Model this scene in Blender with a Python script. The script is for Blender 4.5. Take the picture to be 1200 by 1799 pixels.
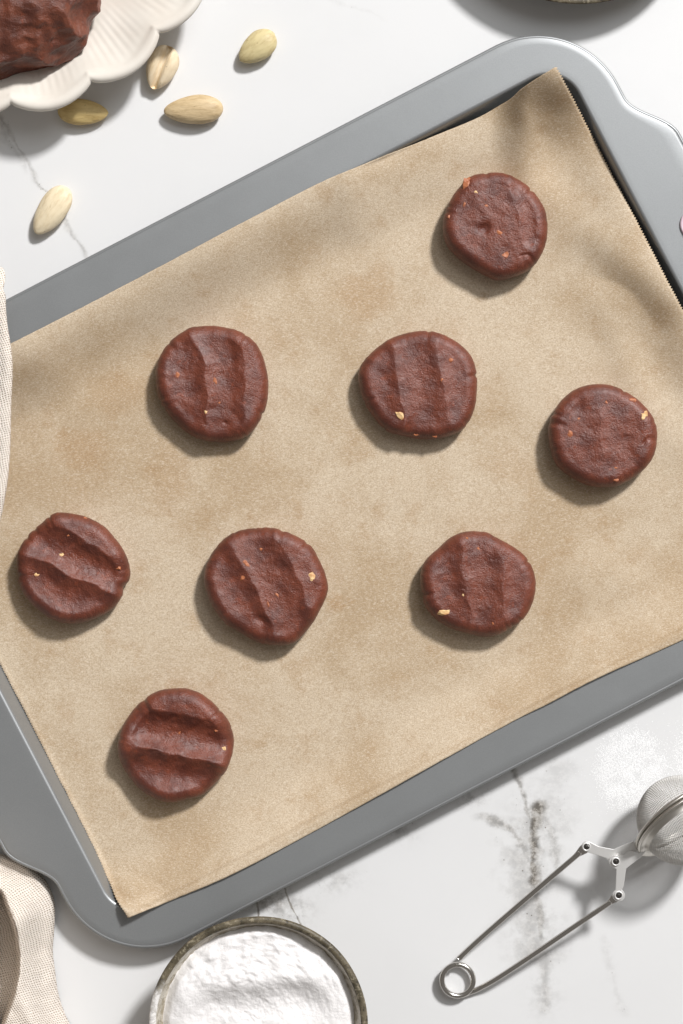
import bpy, bmesh, math, random
from mathutils import Vector, noise as mnoise
from math import sin, cos, pi, sqrt, exp, radians, atan2, hypot

sc = bpy.context.scene
for o in list(bpy.data.objects):
    bpy.data.objects.remove(o)
random.seed(7)

# ------------------------------------------------------------------ camera
S = 0.00025            # metres per photo pixel on the table top
H = 0.80               # camera height
CX, CY = 600.0, 899.5
cam_d = bpy.data.cameras.new('camera')
cam_d.sensor_fit = 'VERTICAL'
cam_d.sensor_height = 36.0
cam_d.lens = 36.0 * H / (1799 * S)
cam_d.clip_start = 0.01
cam_d.clip_end = 50
cam = bpy.data.objects.new('camera', cam_d)
cam.location = (0, 0, H)
sc.collection.objects.link(cam)
sc.camera = cam

# ------------------------------------------------------------------ light
world = bpy.data.worlds.new('World')
sc.world = world
world.use_nodes = True
world.node_tree.nodes['Background'].inputs['Color'].default_value = (1.0, 0.94, 0.88, 1)
world.node_tree.nodes['Background'].inputs['Strength'].default_value = 0.20


def lamp(name, loc, power, size, color):
    d = bpy.data.lights.new(name, 'AREA')
    d.shape = 'DISK'
    d.size = size
    d.energy = power
    d.color = color
    o = bpy.data.objects.new(name, d)
    o.location = loc
    o.rotation_euler = (Vector((0, 0, 0)) - Vector(loc)).to_track_quat('-Z', 'Y').to_euler()
    sc.collection.objects.link(o)
    return o


LD = Vector((0.415, 0.60, 0.685)).normalized()
lamp('key_lamp', LD * 5.0, 296.0, 0.64, (1.0, 0.99, 0.985))
lamp('soft_lamp', (0.75, 1.0, 1.9), 10.0, 1.3, (0.93, 0.97, 1.0))

sc.view_settings.view_transform = 'Standard'
sc.view_settings.look = 'None'
sc.view_settings.exposure = 0.0
sc.view_settings.gamma = 1.0
sc.render.engine = 'CYCLES'
sc.cycles.use_denoising = True
sc.cycles.max_bounces = 6
sc.cycles.adaptive_threshold = 0.02


# ------------------------------------------------------------------ helpers
def P(px, py, z=0.0):
    """photo pixel seen at height z -> world point"""
    k = S * (H - z) / H
    return Vector(((px - CX) * k, (CY - py) * k, z))


def N(x, y, z=0.0):
    return mnoise.noise(Vector((x, y, z)))


def sst(a, b, x):
    t = min(1.0, max(0.0, (x - a) / (b - a)))
    return t * t * (3 - 2 * t)


def mesh_obj(name, verts, faces, mat, parent=None, smooth=True, uvs=None):
    me = bpy.data.meshes.new(name)
    me.from_pydata([tuple(v) for v in verts], [], faces)
    if smooth:
        me.polygons.foreach_set('use_smooth', [True] * len(me.polygons))
    if uvs:
        lay = me.uv_layers.new(name='UVMap')
        for l in me.loops:
            lay.data[l.index].uv = uvs[l.vertex_index]
    me.materials.append(mat)
    me.update()
    o = bpy.data.objects.new(name, me)
    sc.collection.objects.link(o)
    if parent:
        o.parent = parent
    return o


def empty(name, loc=(0, 0, 0)):
    o = bpy.data.objects.new(name, None)
    o.location = loc
    o.empty_display_size = 0.01
    sc.collection.objects.link(o)
    return o


def tag(o, label, cat, group=None):
    o['label'] = label
    o['category'] = cat
    if group:
        o['group'] = group
    return o


def grid_faces(nr, nc, closed=False, flip=False):
    f = []
    for i in range(nr - 1):
        for j in range(nc if closed else nc - 1):
            k = (j + 1) % nc
            q = (i * nc + j, i * nc + k, (i + 1) * nc + k, (i + 1) * nc + j)
            f.append(q[::-1] if flip else q)
    return f


def catmull(pts, n, closed=False):
    out = []
    m = len(pts)
    segs = m if closed else m - 1
    for i in range(segs):
        p0 = pts[(i - 1) % m] if closed or i > 0 else pts[0]
        p1 = pts[i]
        p2 = pts[(i + 1) % m]
        p3 = pts[(i + 2) % m] if closed or i + 2 < m else pts[-1]
        for k in range(n):
            t = k / n
            out.append(tuple(0.5 * (2 * b + (c - a) * t + (2 * a - 5 * b + 4 * c - d) * t * t + (3 * b - a - 3 * c + d) * t ** 3)
                             for a, b, c, d in zip(p0, p1, p2, p3)))
    if not closed:
        out.append(tuple(pts[-1]))
    return out


def tube(path, rad, seg=10, closed=False, taper=None):
    """verts, faces of a tube along a list of Vectors"""
    n = len(path)
    vs = []
    up = Vector((0, 0, 1))
    for i, p in enumerate(path):
        if closed:
            t = path[(i + 1) % n] - path[(i - 1) % n]
        else:
            t = path[min(i + 1, n - 1)] - path[max(i - 1, 0)]
        t.normalize()
        a = t.cross(up)
        if a.length < 1e-4:
            a = t.cross(Vector((1, 0, 0)))
        a.normalize()
        b = a.cross(t)
        r = rad if taper is None else rad * taper(i / (n - 1))
        for k in range(seg):
            w = 2 * pi * k / seg
            vs.append(p + a * (r * cos(w)) + b * (r * sin(w)))
    f = []
    for i in range(n if closed else n - 1):
        for k in range(seg):
            k2 = (k + 1) % seg
            i2 = (i + 1) % n
            f.append((i * seg + k, i * seg + k2, i2 * seg + k2, i2 * seg + k))
    if not closed:
        f.append(tuple(range(seg)))
        f.append(tuple((n - 1) * seg + k for k in reversed(range(seg))))
    return vs, f


def interp(pts, x):
    if x <= pts[0][0]:
        return pts[0][1]
    for (a, b), (c, d) in zip(pts, pts[1:]):
        if x <= c:
            return b + (d - b) * (x - a) / (c - a)
    return pts[-1][1]


# ------------------------------------------------------------------ shader expressions
class X:
    """a value socket with arithmetic"""
    def __init__(s, nt, sock):
        s.nt, s.s = nt, sock

    def op(s, o, *args, clamp=False):
        n = s.nt.nodes.new('ShaderNodeMath')
        n.operation = o
        n.use_clamp = clamp
        for i, a in enumerate((s,) + args):
            if isinstance(a, X):
                s.nt.links.new(a.s, n.inputs[i])
            else:
                n.inputs[i].default_value = a
        return X(s.nt, n.outputs[0])

    def __add__(s, b): return s.op('ADD', b)
    def __radd__(s, b): return s.op('ADD', b)
    def __sub__(s, b): return s.op('SUBTRACT', b)
    def __rsub__(s, b): return (s * -1.0) + b
    def __mul__(s, b): return s.op('MULTIPLY', b)
    def __rmul__(s, b): return s.op('MULTIPLY', b)
    def __truediv__(s, b): return s.op('DIVIDE', b)
    def abs(s): return s.op('ABSOLUTE')
    def max(s, b): return s.op('MAXIMUM', b)
    def min(s, b): return s.op('MINIMUM', b)
    def pow(s, b): return s.op('POWER', b)
    def clamp(s): return s.op('ADD', 0.0, clamp=True)
    def gauss(s): return (s * s * -1.0).op('EXPONENT')

    def ramp(s, a, b, lo=0.0, hi=1.0):
        n = s.nt.nodes.new('ShaderNodeMapRange')
        n.interpolation_type = 'SMOOTHSTEP'
        s.nt.links.new(s.s, n.inputs['Value'])
        for k, v in (('From Min', a), ('From Max', b), ('To Min', lo), ('To Max', hi)):
            n.inputs[k].default_value = v
        return X(s.nt, n.outputs['Result'])

    def curve(s, pts, x0, x1, y0, y1):
        t = (s - x0) / (x1 - x0)
        n = s.nt.nodes.new('ShaderNodeFloatCurve')
        c = n.mapping.curves[0]
        q = [((a - x0) / (x1 - x0), (b - y0) / (y1 - y0)) for a, b in pts]
        while len(c.points) < len(q):
            c.points.new(0.5, 0.5)
        for p, (a, b) in zip(c.points, sorted(q)):
            p.location = (a, b)
            p.handle_type = 'AUTO'
        n.mapping.update()
        s.nt.links.new(t.s, n.inputs['Value'])
        return X(s.nt, n.outputs[0]) * (y1 - y0) + y0


class Mat:
    def __init__(s, name):
        s.m = bpy.data.materials.new(name)
        s.m.use_nodes = True
        s.nt = s.m.node_tree
        s.b = s.nt.nodes['Principled BSDF']
        s.tc = s.nt.nodes.new('ShaderNodeTexCoord')

    def set(s, **kw):
        for k, v in kw.items():
            k = k.replace('_', ' ')
            if isinstance(v, X):
                s.nt.links.new(v.s, s.b.inputs[k])
            elif hasattr(v, 'is_output'):
                s.nt.links.new(v, s.b.inputs[k])
            else:
                s.b.inputs[k].default_value = v
        return s

    def co(s, which='Object', scale=None):
        o = s.tc.outputs[which]
        if scale is None:
            return o
        n = s.nt.nodes.new('ShaderNodeMapping')
        s.nt.links.new(o, n.inputs['Vector'])
        n.inputs['Scale'].default_value = scale if hasattr(scale, '__len__') else (scale,) * 3
        return n.outputs[0]

    def xyz(s, which='Object'):
        n = s.nt.nodes.new('ShaderNodeSeparateXYZ')
        s.nt.links.new(s.tc.outputs[which], n.inputs[0])
        return [X(s.nt, o) for o in n.outputs]

    def noise(s, scale, detail=3, rough=0.5, vec=None, dist=0.0, off=None):
        n = s.nt.nodes.new('ShaderNodeTexNoise')
        n.inputs['Scale'].default_value = scale
        n.inputs['Detail'].default_value = detail
        n.inputs['Roughness'].default_value = rough
        n.inputs['Distortion'].default_value = dist
        if off is not None:
            mp = s.nt.nodes.new('ShaderNodeMapping')
            s.nt.links.new(vec or s.tc.outputs['Object'], mp.inputs['Vector'])
            mp.inputs['Location'].default_value = off
            vec = mp.outputs[0]
        s.nt.links.new(vec or s.tc.outputs['Object'], n.inputs['Vector'])
        return X(s.nt, n.outputs['Fac'])

    def voro(s, scale, vec=None, feature='F1'):
        n = s.nt.nodes.new('ShaderNodeTexVoronoi')
        n.feature = feature
        n.inputs['Scale'].default_value = scale
        s.nt.links.new(vec or s.tc.outputs['Object'], n.inputs['Vector'])
        return X(s.nt, n.outputs['Distance'])

    def mix(s, fac, a, b):
        n = s.nt.nodes.new('ShaderNodeMix')
        n.data_type = 'RGBA'
        if isinstance(fac, X):
            s.nt.links.new(fac.s, n.inputs[0])
        else:
            n.inputs[0].default_value = fac
        for i, c in ((6, a), (7, b)):
            if hasattr(c, 'is_output'):
                s.nt.links.new(c, n.inputs[i])
            else:
                n.inputs[i].default_value = tuple(c) + (1,)
        return n.outputs[2]

    def bump(s, h, strength=0.5, dist=0.001, prev=None):
        n = s.nt.nodes.new('ShaderNodeBump')
        n.inputs['Strength'].default_value = strength
        n.inputs['Distance'].default_value = dist
        s.nt.links.new(h.s, n.inputs['Height'])
        if prev is not None:
            s.nt.links.new(prev, n.inputs['Normal'])
        return n.outputs[0]


def srgb(r, g, b):
    f = lambda c: (c / 255 / 12.92) if c / 255 <= 0.04045 else ((c / 255 + 0.055) / 1.055) ** 2.4
    return (f(r), f(g), f(b))


# ------------------------------------------------------------------ materials
def mat_marble():
    m = Mat('white_marble')
    x, y, z = m.xyz()
    wob1 = (m.noise(55, 4, 0.6) - 0.5)
    wob2 = (m.noise(55, 4, 0.6, off=(3.1, 7.7, 0)) - 0.5)
    px = x / S + CX + wob1 * 26.0
    py = y * (-1 / S) + CY + wob2 * 26.0
    grit = m.noise(260, 5, 0.68)
    patch = m.noise(95, 4, 0.62)
    speck = (m.voro(520) * -1.0 + 0.24).ramp(0.0, 0.1) * m.noise(150, 2, 0.5, off=(1, 2, 3)).ramp(0.5, 0.7)
    total = None

    def vein(pts, width, inten, gritty=0.8):
        nonlocal total
        ys = [p[1] for p in pts]
        xs = [p[0] for p in pts]
        y0, y1, x0, x1 = min(ys), max(ys), min(xs) - 5, max(xs) + 5
        cx = py.curve([(p[1], p[0]) for p in pts], y0, y1, x0, x1)
        d = (px - cx) / (patch.ramp(0.3, 0.7, 0.35, 1.6) * width)
        g = d.gauss()
        m_ = py.ramp(y0 - 2, y0 + 12) * py.ramp(y1 - 22, y1 + 2, 1.0, 0.0)
        tex = grit.ramp(0.30, 0.60) * gritty + (1 - gritty)
        v = g * m_ * tex * patch.ramp(0.28, 0.52, 0.6, 1.0) * (inten * 0.95)
        total = v if total is None else total.max(v)

    def smudge(cx, cy, rx, ry, inten):
        nonlocal total
        g = (((px - cx) / rx).pow(2.0) + ((py - cy) / ry).pow(2.0)).op('SQRT').gauss()
        v = g * (patch * 0.6 + grit * 0.5).ramp(0.45, 0.72) * inten
        total = total.max(v)

    vein([(-10, 185), (20, 240), (50, 292), (66, 325), (95, 345), (118, 390), (140, 430), (160, 465)], 4.0, 0.42, 0.6)
    vein([(0, 205), (14, 245), (34, 275), (46, 310)], 7, 0.25)
    vein([(498, 1550), (506, 1572), (516, 1596), (532, 1632), (545, 1670)], 2.2, 1.0, 0.3)
    vein([(448, 1560), (452, 1590), (455, 1640)], 2.2, 1.0, 0.4)
    vein([(896, 1340), (908, 1368), (918, 1395), (926, 1425), (934, 1455)], 4.5, 0.75)
    vein([(948, 1400), (942, 1440), (940, 1480), (938, 1520), (940, 1575)], 12, 1.1, 0.6)
    vein([(938, 1540), (940, 1570), (948, 1620), (954, 1665)], 10, 0.75, 0.6)
    vein([(948, 1620), (955, 1680), (958, 1730), (954, 1790)], 11, 0.45, 0.7)
    vein([(930, 1430), (925, 1500), (930, 1560), (938, 1620), (946, 1700)], 30, 0.45, 0.5)
    vein([(842, 1425), (872, 1446), (905, 1466), (922, 1492), (934, 1530)], 15, 0.7, 0.7)
    vein([(946, 1420), (960, 1440), (970, 1465), (976, 1500), (982, 1540)], 9, 0.5, 0.8)
    vein([(985, 1330), (975, 1365), (968, 1395), (975, 1430), (998, 1480)], 26, 0.22, 0.8)
    vein([(1060, 1640), (1068, 1690), (1082, 1740), (1105, 1790)], 7, 0.14, 0.95)
    vein([(560, -10), (630, 18), (690, 40)], 9, 0.10, 0.9)
    vein([(1180, 250), (1192, 290), (1205, 330)], 6, 0.12, 0.9)
    smudge(480, 1580, 44, 34, 0.85)
    smudge(520, 1600, 30, 26, 0.55)
    smudge(585, 1545, 45, 24, 0.4)
    smudge(700, 1462, 28, 20, 0.5)
    smudge(828, 1398, 26, 16, 0.7)
    smudge(945, 1415, 50, 26, 0.35)
    smudge(965, 1390, 40, 40, 0.25)
    smudge(935, 1530, 24, 38, 0.9)
    smudge(935, 1590, 20, 40, 0.6)
    smudge(955, 1740, 26, 40, 0.35)
    near = (total * 6.0).clamp()
    total = total.max(speck * near * 0.9)
    cloud = m.noise(9, 5, 0.6).ramp(0.35, 0.75) * 0.05 + m.noise(30, 4, 0.6).ramp(0.5, 0.8) * 0.03
    base = m.mix(cloud, srgb(225, 225, 225), srgb(165, 163, 160))
    veincol = m.mix(grit.ramp(0.4, 0.6), srgb(128, 117, 100), srgb(88, 82, 73))
    col = m.mix(total.clamp() * 0.92, base, veincol)
    m.set(Base_Color=col, Roughness=0.38, Specular_IOR_Level=0.35)
    m.set(Normal=m.bump(m.noise(900, 2), 0.04, 0.0002))
    return m.m


def mat_tray():
    m = Mat('grey_nonstick')
    fleck = m.noise(2600, 2, 0.6)
    col = m.mix(fleck.ramp(0.3, 0.7), srgb(144, 146, 147), srgb(150, 152, 153))
    m.set(Base_Color=col, Metallic=0.5, Roughness=m.noise(45, 4, 0.6).ramp(0.3, 0.7, 0.41, 0.45))
    m.set(Normal=m.bump(m.noise(1500, 2), 0.06, 0.0002))
    return m.m


def mat_paper():
    m = Mat('brown_parchment')
    x, y, z = m.xyz()
    blotch = m.noise(17, 5, 0.62, dist=0.5)
    blotch2 = m.noise(75, 4, 0.65, off=(2, 1, 0))
    f1 = m.noise(2000, 4, 0.85)
    f2 = m.noise(1, 3, 0.7, vec=m.co('Object', (900, 2300, 900)))
    f3 = m.noise(420, 3, 0.7)
    base = m.mix(blotch.ramp(0.38, 0.66), srgb(213, 196, 171), srgb(190, 168, 138))
    base = m.mix(blotch2.ramp(0.52, 0.74) * 0.4, base, srgb(172, 138, 96))
    # grease marks where dough was lifted
    marks = None
    px = x / S + CX + (blotch2 - 0.5) * 90.0
    py = y * (-1 / S) + CY + (m.noise(80, 3, off=(5, 5, 5)) - 0.5) * 90.0
    for cx, cy, rx, ry, a in ((150, 800, 52, 46, .55), (635, 520, 62, 40, .5), (300, 850, 40, 60, .35), (585, 1060, 22, 16, .7),
                              (900, 820, 50, 40, .25), (215, 690, 60, 40, .35), (260, 1280, 70, 50, .25), (660, 500, 30, 26, .4)):
        g = (((px - cx) / rx).pow(2.0) + ((py - cy) / ry).pow(2.0)).op('SQRT').ramp(0.3, 1.3, a, 0.0)
        marks = g if marks is None else marks.max(g)
    base = m.mix(marks, base, srgb(178, 144, 104))
    col = m.mix(f1.ramp(0.38, 0.66) * 0.6, base, srgb(138, 110, 80))
    col = m.mix(f2.ramp(0.48, 0.7) * 0.45, col, srgb(236, 224, 206))
    col = m.mix(f3.ramp(0.5, 0.75) * 0.28, col, srgb(160, 132, 98))
    m.set(Base_Color=col, Roughness=0.62, Specular_IOR_Level=0.3)
    nrm = m.bump(f1, 0.12, 0.0003)
    m.set(Normal=m.bump(f3, 0.06, 0.0006, nrm))
    return m.m


def mat_dough(name, a, b, ball=False):
    m = Mat(name)
    big = m.noise(110, 4, 0.6)
    mid = m.noise(420, 3, 0.6)
    fine = m.noise(1800, 3, 0.62)
    grain = m.noise(2200, 2, 0.6)
    col = m.mix(big.ramp(0.35, 0.65), a, b)
    col = m.mix(grain.ramp(0.48, 0.66) * 0.4, col, srgb(58, 24, 16))
    col = m.mix(m.noise(300, 3, off=(4, 4, 4)).ramp(0.6, 0.76) * 0.45, col, srgb(150, 72, 42))
    m.set(Base_Color=col, Roughness=mid.ramp(0.3, 0.7, 0.34, 0.46), Specular_IOR_Level=0.65)
    m.set(Coat_Weight=0.03 if ball else 0.12, Coat_Roughness=0.36)
    nrm = m.bump(mid, 0.22, 0.0014 if ball else 0.0008)
    m.set(Normal=m.bump(fine, 0.6, 0.0006, nrm))
    return m.m


def mat_nut(name, c1, c2, wrinkle=0.5):
    m = Mat(name)
    st = m.noise(1, 4, 0.6, vec=m.co('Object', (110, 420, 380)))
    blot = m.noise(220, 3, 0.6)
    col = m.mix(st.ramp(0.38, 0.75) * 0.8, c1, c2)
    col = m.mix(blot.ramp(0.55, 0.8) * 0.5, col, c2)
    col = m.mix(m.noise(600, 2, off=(9, 1, 1)).ramp(0.68, 0.78) * 0.5, col, tuple(0.55 * k for k in c2))
    m.set(Base_Color=col, Roughness=0.48, Specular_IOR_Level=0.4)
    m.set(Normal=m.bump(st, wrinkle * 1.0, 0.0011))
    return m.m


def mat_simple(name, col, rough, metallic=0.0, bump=None, spec=0.5):
    m = Mat(name)
    m.set(Base_Color=tuple(col) + (1,), Roughness=rough, Metallic=metallic, Specular_IOR_Level=spec)
    if bump:
        m.set(Normal=m.bump(m.noise(bump[0], 3, 0.6), bump[1], bump[2]))
    return m.m


def mat_linen():
    m = Mat('pale_linen_weave')
    u, v, w = m.xyz('UV')
    wob = (m.noise(0.03, 3, vec=m.tc.outputs['UV']) - 0.5) * 9.0
    a = ((u + wob) * (2 * pi / 4.2)).op('SINE')
    b = ((v + wob) * (2 * pi / 4.0)).op('SINE')
    th = m.noise(1, 2, vec=m.co('UV', (0.9, 0.12, 1)))
    th2 = m.noise(1, 2, vec=m.co('UV', (0.12, 0.9, 1)))
    h = (a * 0.5 + 0.5).max(b * 0.5 + 0.5) * (0.7 + th * 0.3 + th2 * 0.3)
    hole = h.ramp(0.25, 0.62, 1.0, 0.0)
    col = m.mix(th.ramp(0.3, 0.7), srgb(242, 234, 225), srgb(230, 219, 207))
    col = m.mix(hole * 0.75, col, srgb(150, 130, 106))
    m.set(Base_Color=col, Roughness=0.9, Specular_IOR_Level=0.1)
    m.set(Normal=m.bump(h, 0.6, 0.0006))
    return m.m


def mat_stoneware(dusty=True):
    m = Mat('speckled_stoneware' if dusty else 'dark_stoneware')
    n1 = m.noise(130, 5, 0.7)
    n2 = m.noise(520, 4, 0.7)
    col = m.mix(n1.ramp(0.38, 0.62), srgb(112, 102, 82), srgb(72, 65, 50))
    col = m.mix(n2.ramp(0.52, 0.66) * 0.8, col, srgb(160, 150, 128))
    col = m.mix(n2.ramp(0.46, 0.36) * 0.85, col, srgb(44, 38, 28))
    x, y, z = m.xyz()
    dust = (((x + 0.046).pow(2.0) + (y - 0.004).pow(2.0)).op('SQRT') + (n1 - 0.5) * 0.02).ramp(0.009, 0.017, 1.0, 0.0)
    if dusty:
        col = m.mix(dust * n2.ramp(0.4, 0.6, 1.0, 0.55), col, srgb(238, 235, 232))
    m.set(Base_Color=col, Roughness=0.5, Normal=m.bump(n2, 0.35, 0.0006))
    return m.m


def mat_glaze_inside():
    m = Mat('worn_pale_glaze')
    n1 = m.noise(160, 5, 0.7)
    n2 = m.noise(700, 4, 0.7)
    col = m.mix(n1.ramp(0.42, 0.6), srgb(202, 196, 184), srgb(150, 140, 120))
    col = m.mix(n2.ramp(0.58, 0.68) * 0.9, col, srgb(58, 50, 38))
    m.set(Base_Color=col, Roughness=0.45, Normal=m.bump(n2, 0.25, 0.0005))
    return m.m


M_marble = mat_marble()
M_tray = mat_tray()
M_paper = mat_paper()
M_dough = mat_dough('chocolate_dough', srgb(122, 60, 40), srgb(96, 44, 30))
M_ball = mat_dough('chocolate_dough_lump', srgb(124, 66, 44), srgb(92, 45, 30), True)
M_chip = mat_nut('almond_chip_smeared', srgb(182, 112, 74), srgb(132, 66, 42), 0.5)
M_chip_pale = mat_nut('almond_chip_pale', srgb(236, 200, 146), srgb(190, 120, 68), 0.5)
M_steel = mat_simple('stainless_steel', (0.60, 0.575, 0.54), 0.20, 1.0, (300, 0.05, 0.0003))
M_ring = mat_simple('strainer_ring_steel', (0.62, 0.59, 0.54), 0.36, 1.0, (300, 0.08, 0.0003))
M_steel_sat = mat_simple('brushed_steel_plate', (0.90, 0.89, 0.87), 0.45, 0.55, (900, 0.08, 0.0003))
M_mesh = mat_simple('steel_mesh_wire', (0.80, 0.78, 0.75), 0.5, 0.35)
M_dark = mat_simple('rivet_hole_dark', (0.05, 0.045, 0.04), 0.5, 0.6)
M_linen = mat_linen()
M_stone = mat_stoneware()
M_stone2 = mat_stoneware(False)
M_glaze = mat_glaze_inside()
mm = Mat('powdered_sugar')
mm.set(Base_Color=srgb(240, 237, 236) + (1,), Roughness=0.95, Specular_IOR_Level=0.15)
mm.set(Normal=mm.bump(mm.noise(900, 4, 0.7), 0.5, 0.0006, mm.bump(mm.noise(260, 4, 0.65), 0.35, 0.0015)))
M_sugar = mm.m
mm = Mat('cream_glazed_ceramic')
mm.set(Base_Color=mm.mix(mm.noise(60, 3).ramp(0.3, 0.7), srgb(232, 226, 216), srgb(224, 216, 205)), Roughness=0.42, Specular_IOR_Level=0.45)
M_plate = mm.m

# ------------------------------------------------------------------ table
tab = mesh_obj('marble_tabletop', [(-0.9, -0.9, 0), (0.9, -0.9, 0), (0.9, 0.9, 0), (-0.9, 0.9, 0)], [(0, 1, 2, 3)], M_marble, smooth=False)
tab['kind'] = 'structure'

# ------------------------------------------------------------------ baking tray
# local axes in photo pixels: u along the long side (towards upper right), v across (towards lower right)
ZR = 0.0130
ZF = 0.0016
AU = radians(27.45)
TCX, TCY = 600.0, 864.0
KR = (H - ZR) / H                                   # pixel -> real shrink at rim height
T0 = P(TCX, TCY, ZR)


def tray_w(u, v, z):
    """tray-local real-pixel units -> world"""
    return Vector((T0.x + S * (u * cos(AU) + v * sin(AU)), T0.y + S * (u * sin(AU) - v * cos(AU)), z))


def tray_l(x, y):
    dx, dy = (x - T0.x) / S, (y - T0.y) / S
    return dx * cos(AU) + dy * sin(AU), dx * sin(AU) - dy * cos(AU)


UF, VF, RF = 667.0, 468.0, 46.0                      # floor half size and corner radius (real px)
OU, OV, OR = 759 * KR, 568 * KR, 158 * KR            # outer outline
# profile: (offset from floor edge, z)
prof = []
WA = radians(74)
RB_, RT = 7.0, 7.0
for k in range(7):
    a = k / 6 * WA
    prof.append((-4 + RB_ * sin(a), ZF + RB_ * (1 - cos(a)) * S))
d0, z0 = prof[-1]
ztop0 = ZR - RT * S * (1 - cos(WA))
d1 = d0 + (ztop0 - z0) / S / math.tan(WA)
for k in range(1, 5):
    prof.append((d0 + (d1 - d0) * k / 5, z0 + (ztop0 - z0) * k / 5))
for k in range(9):
    a = WA * (1 - k / 8)
    prof.append((d1 + RT * (sin(WA) - sin(a)), ZR - RT * S * (1 - cos(a))))
DEND = prof[-1][0]


def sdf_rr(u, v):
    qx, qy = abs(u) - (UF - RF), abs(v) - (VF - RF)
    return hypot(max(qx, 0), max(qy, 0)) + min(max(qx, qy), 0) - RF


def tray_z(u, v):
    return interp(prof, sdf_rr(u, v)) if sdf_rr(u, v) > prof[0][0] else ZF


def outer_inside(u, v):
    u, v = abs(u), abs(v)
    b = 56 * KR * (1 - sst(285 * KR, 385 * KR, v)) + 6 * (1 - sst(0, 285, v))
    if v > OV:
        return False
    if u <= OU - OR or v <= OV - OR:
        return u <= OU + b
    return hypot(u - (OU - OR), v - (OV - OR)) <= OR + b


base_pts = []                                        # sample of the floor outline: (point, normal)
NL, NS, NC = 90, 110, 20
for (sx, sy, a0) in ((1, 1, 0), (-1, 1, 90), (-1, -1, 180), (1, -1, 270)):
    cx, cy = sx * (UF - RF), sy * (VF - RF)
    for k in range(NC):
        a = radians(a0 + 90 * k / NC)
        base_pts.append((cx + RF * cos(a), cy + RF * sin(a), cos(a), sin(a)))
    a = radians(a0 + 90)
    nxt = {(1, 1): (-1, 1), (-1, 1): (-1, -1), (-1, -1): (1, -1), (1, -1): (1, 1)}[(sx, sy)]
    ex, ey = nxt[0] * (UF - RF) + RF * cos(a), nxt[1] * (VF - RF) + RF * sin(a)
    bx, by = cx + RF * cos(a), cy + RF * sin(a)
    n = NL if abs(ex - bx) > abs(ey - by) else NS
    for k in range(n):
        t = k / n
        base_pts.append((bx + (ex - bx) * t, by + (ey - by) * t, cos(a), sin(a)))
NB = len(base_pts)
outer = []
for (x, y, nx, ny) in base_pts:
    lo, hi = DEND, 400.0
    for _ in range(36):
        mid = (lo + hi) / 2
        if outer_inside(x + nx * mid, y + ny * mid):
            lo = mid
        else:
            hi = mid
    outer.append((x + nx * lo, y + ny * lo))

tray = empty('baking_tray', (T0.x, T0.y, 0))
tag(tray, 'large grey metal baking tray with rounded corners and wide rim on marble', 'baking tray')


def to_tray(vs):
    return [Vector(v) - Vector((T0.x, T0.y, 0)) for v in vs]


# pan: floor and wall
vs, fs = [], []
rings = [(d, z) for d, z in prof] + [(DEND + 8, ZR)]
for d, z in rings:
    for (x, y, nx, ny) in base_pts:
        vs.append(tray_w(x + nx * d, y + ny * d, z))
fs = grid_faces(len(rings), NB, True, flip=True)
fs = [f[::-1] for f in fs]
fs.append(tuple(range(NB)))
pan = mesh_obj('pan', to_tray(vs), fs, M_tray, tray)
# rim: flat flange and turned down edge
vs = []
rr = [(0.0, 0.0), (0.25, 0), (0.5, 0), (0.75, 0), (0.94, 0), (0.985, -0.0002), (1.0, -0.0008)]
for t, dz in rr:
    for (x, y, nx, ny), (ox, oy) in zip(base_pts, outer):
        d = DEND + 8
        bx, by = x + nx * d, y + ny * d
        vs.append(tray_w(bx + (ox - bx) * t, by + (oy - by) * t, ZR + dz))
fs = grid_faces(len(rr), NB, True)
rim = mesh_obj('rim', to_tray(vs), fs, M_tray, tray)
for o in (pan, rim):
    bm = bmesh.new()
    bm.from_mesh(o.data)
    bmesh.ops.recalc_face_normals(bm, faces=bm.faces)
    if sum(f.normal.z * f.calc_area() for f in bm.faces) < 0:
        bmesh.ops.reverse_faces(bm, faces=bm.faces)
    bm.to_mesh(o.data)
    bm.free()
    md = o.modifiers.new('thickness', 'SOLIDIFY')
    md.thickness = 0.0008
    md.offset = -1
    if True:
        bpy.context.view_layer.update()
        new = bpy.data.meshes.new_from_object(o.evaluated_get(bpy.context.evaluated_depsgraph_get()))
        o.modifiers.clear()
        o.data = new
        new.set_sharp_from_angle(angle=radians(50))
# rolled wire edge
path = [tray_w(x, y, ZR - 0.0010) for x, y in outer]
v_, f_ = tube(path, 0.0010, 8, True)
mesh_obj('rolled_edge', to_tray(v_), f_, M_tray, tray)

# pale lilac silicone grip pads set into the handle tabs
mm = Mat('lilac_silicone')
mm.set(Base_Color=mm.mix(mm.noise(300, 2).ramp(0.3, 0.7), srgb(214, 192, 200), srgb(206, 182, 192)), Roughness=0.5)
M_grip = mm.m
for sgn in (1, -1):
    vlo, vhi = (-128, 132) if sgn > 0 else (-132, 92)
    vs = []
    steps = [(27.0, -0.0006), (27.0, 0.0006), (26.0, 0.0010), (24.0, 0.0011), (22.5, 0.0009), (21.5, 0.0004), (12.0, 0.0004), (2.0, 0.0004)]
    for rr_, dz in steps:
        for k in range(48):
            a = 2 * pi * k / 48
            vs.append(tray_w(sgn * 768 * KR + rr_ * cos(a), (vhi if sin(a) > 0 else vlo) + rr_ * sin(a), ZR + dz))
    fs = grid_faces(len(steps), 48, True)
    fs.append(tuple(range((len(steps) - 1) * 48, len(steps) * 48)))
    mesh_obj('grip_pad', to_tray(vs), fs, M_grip, tray)

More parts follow.
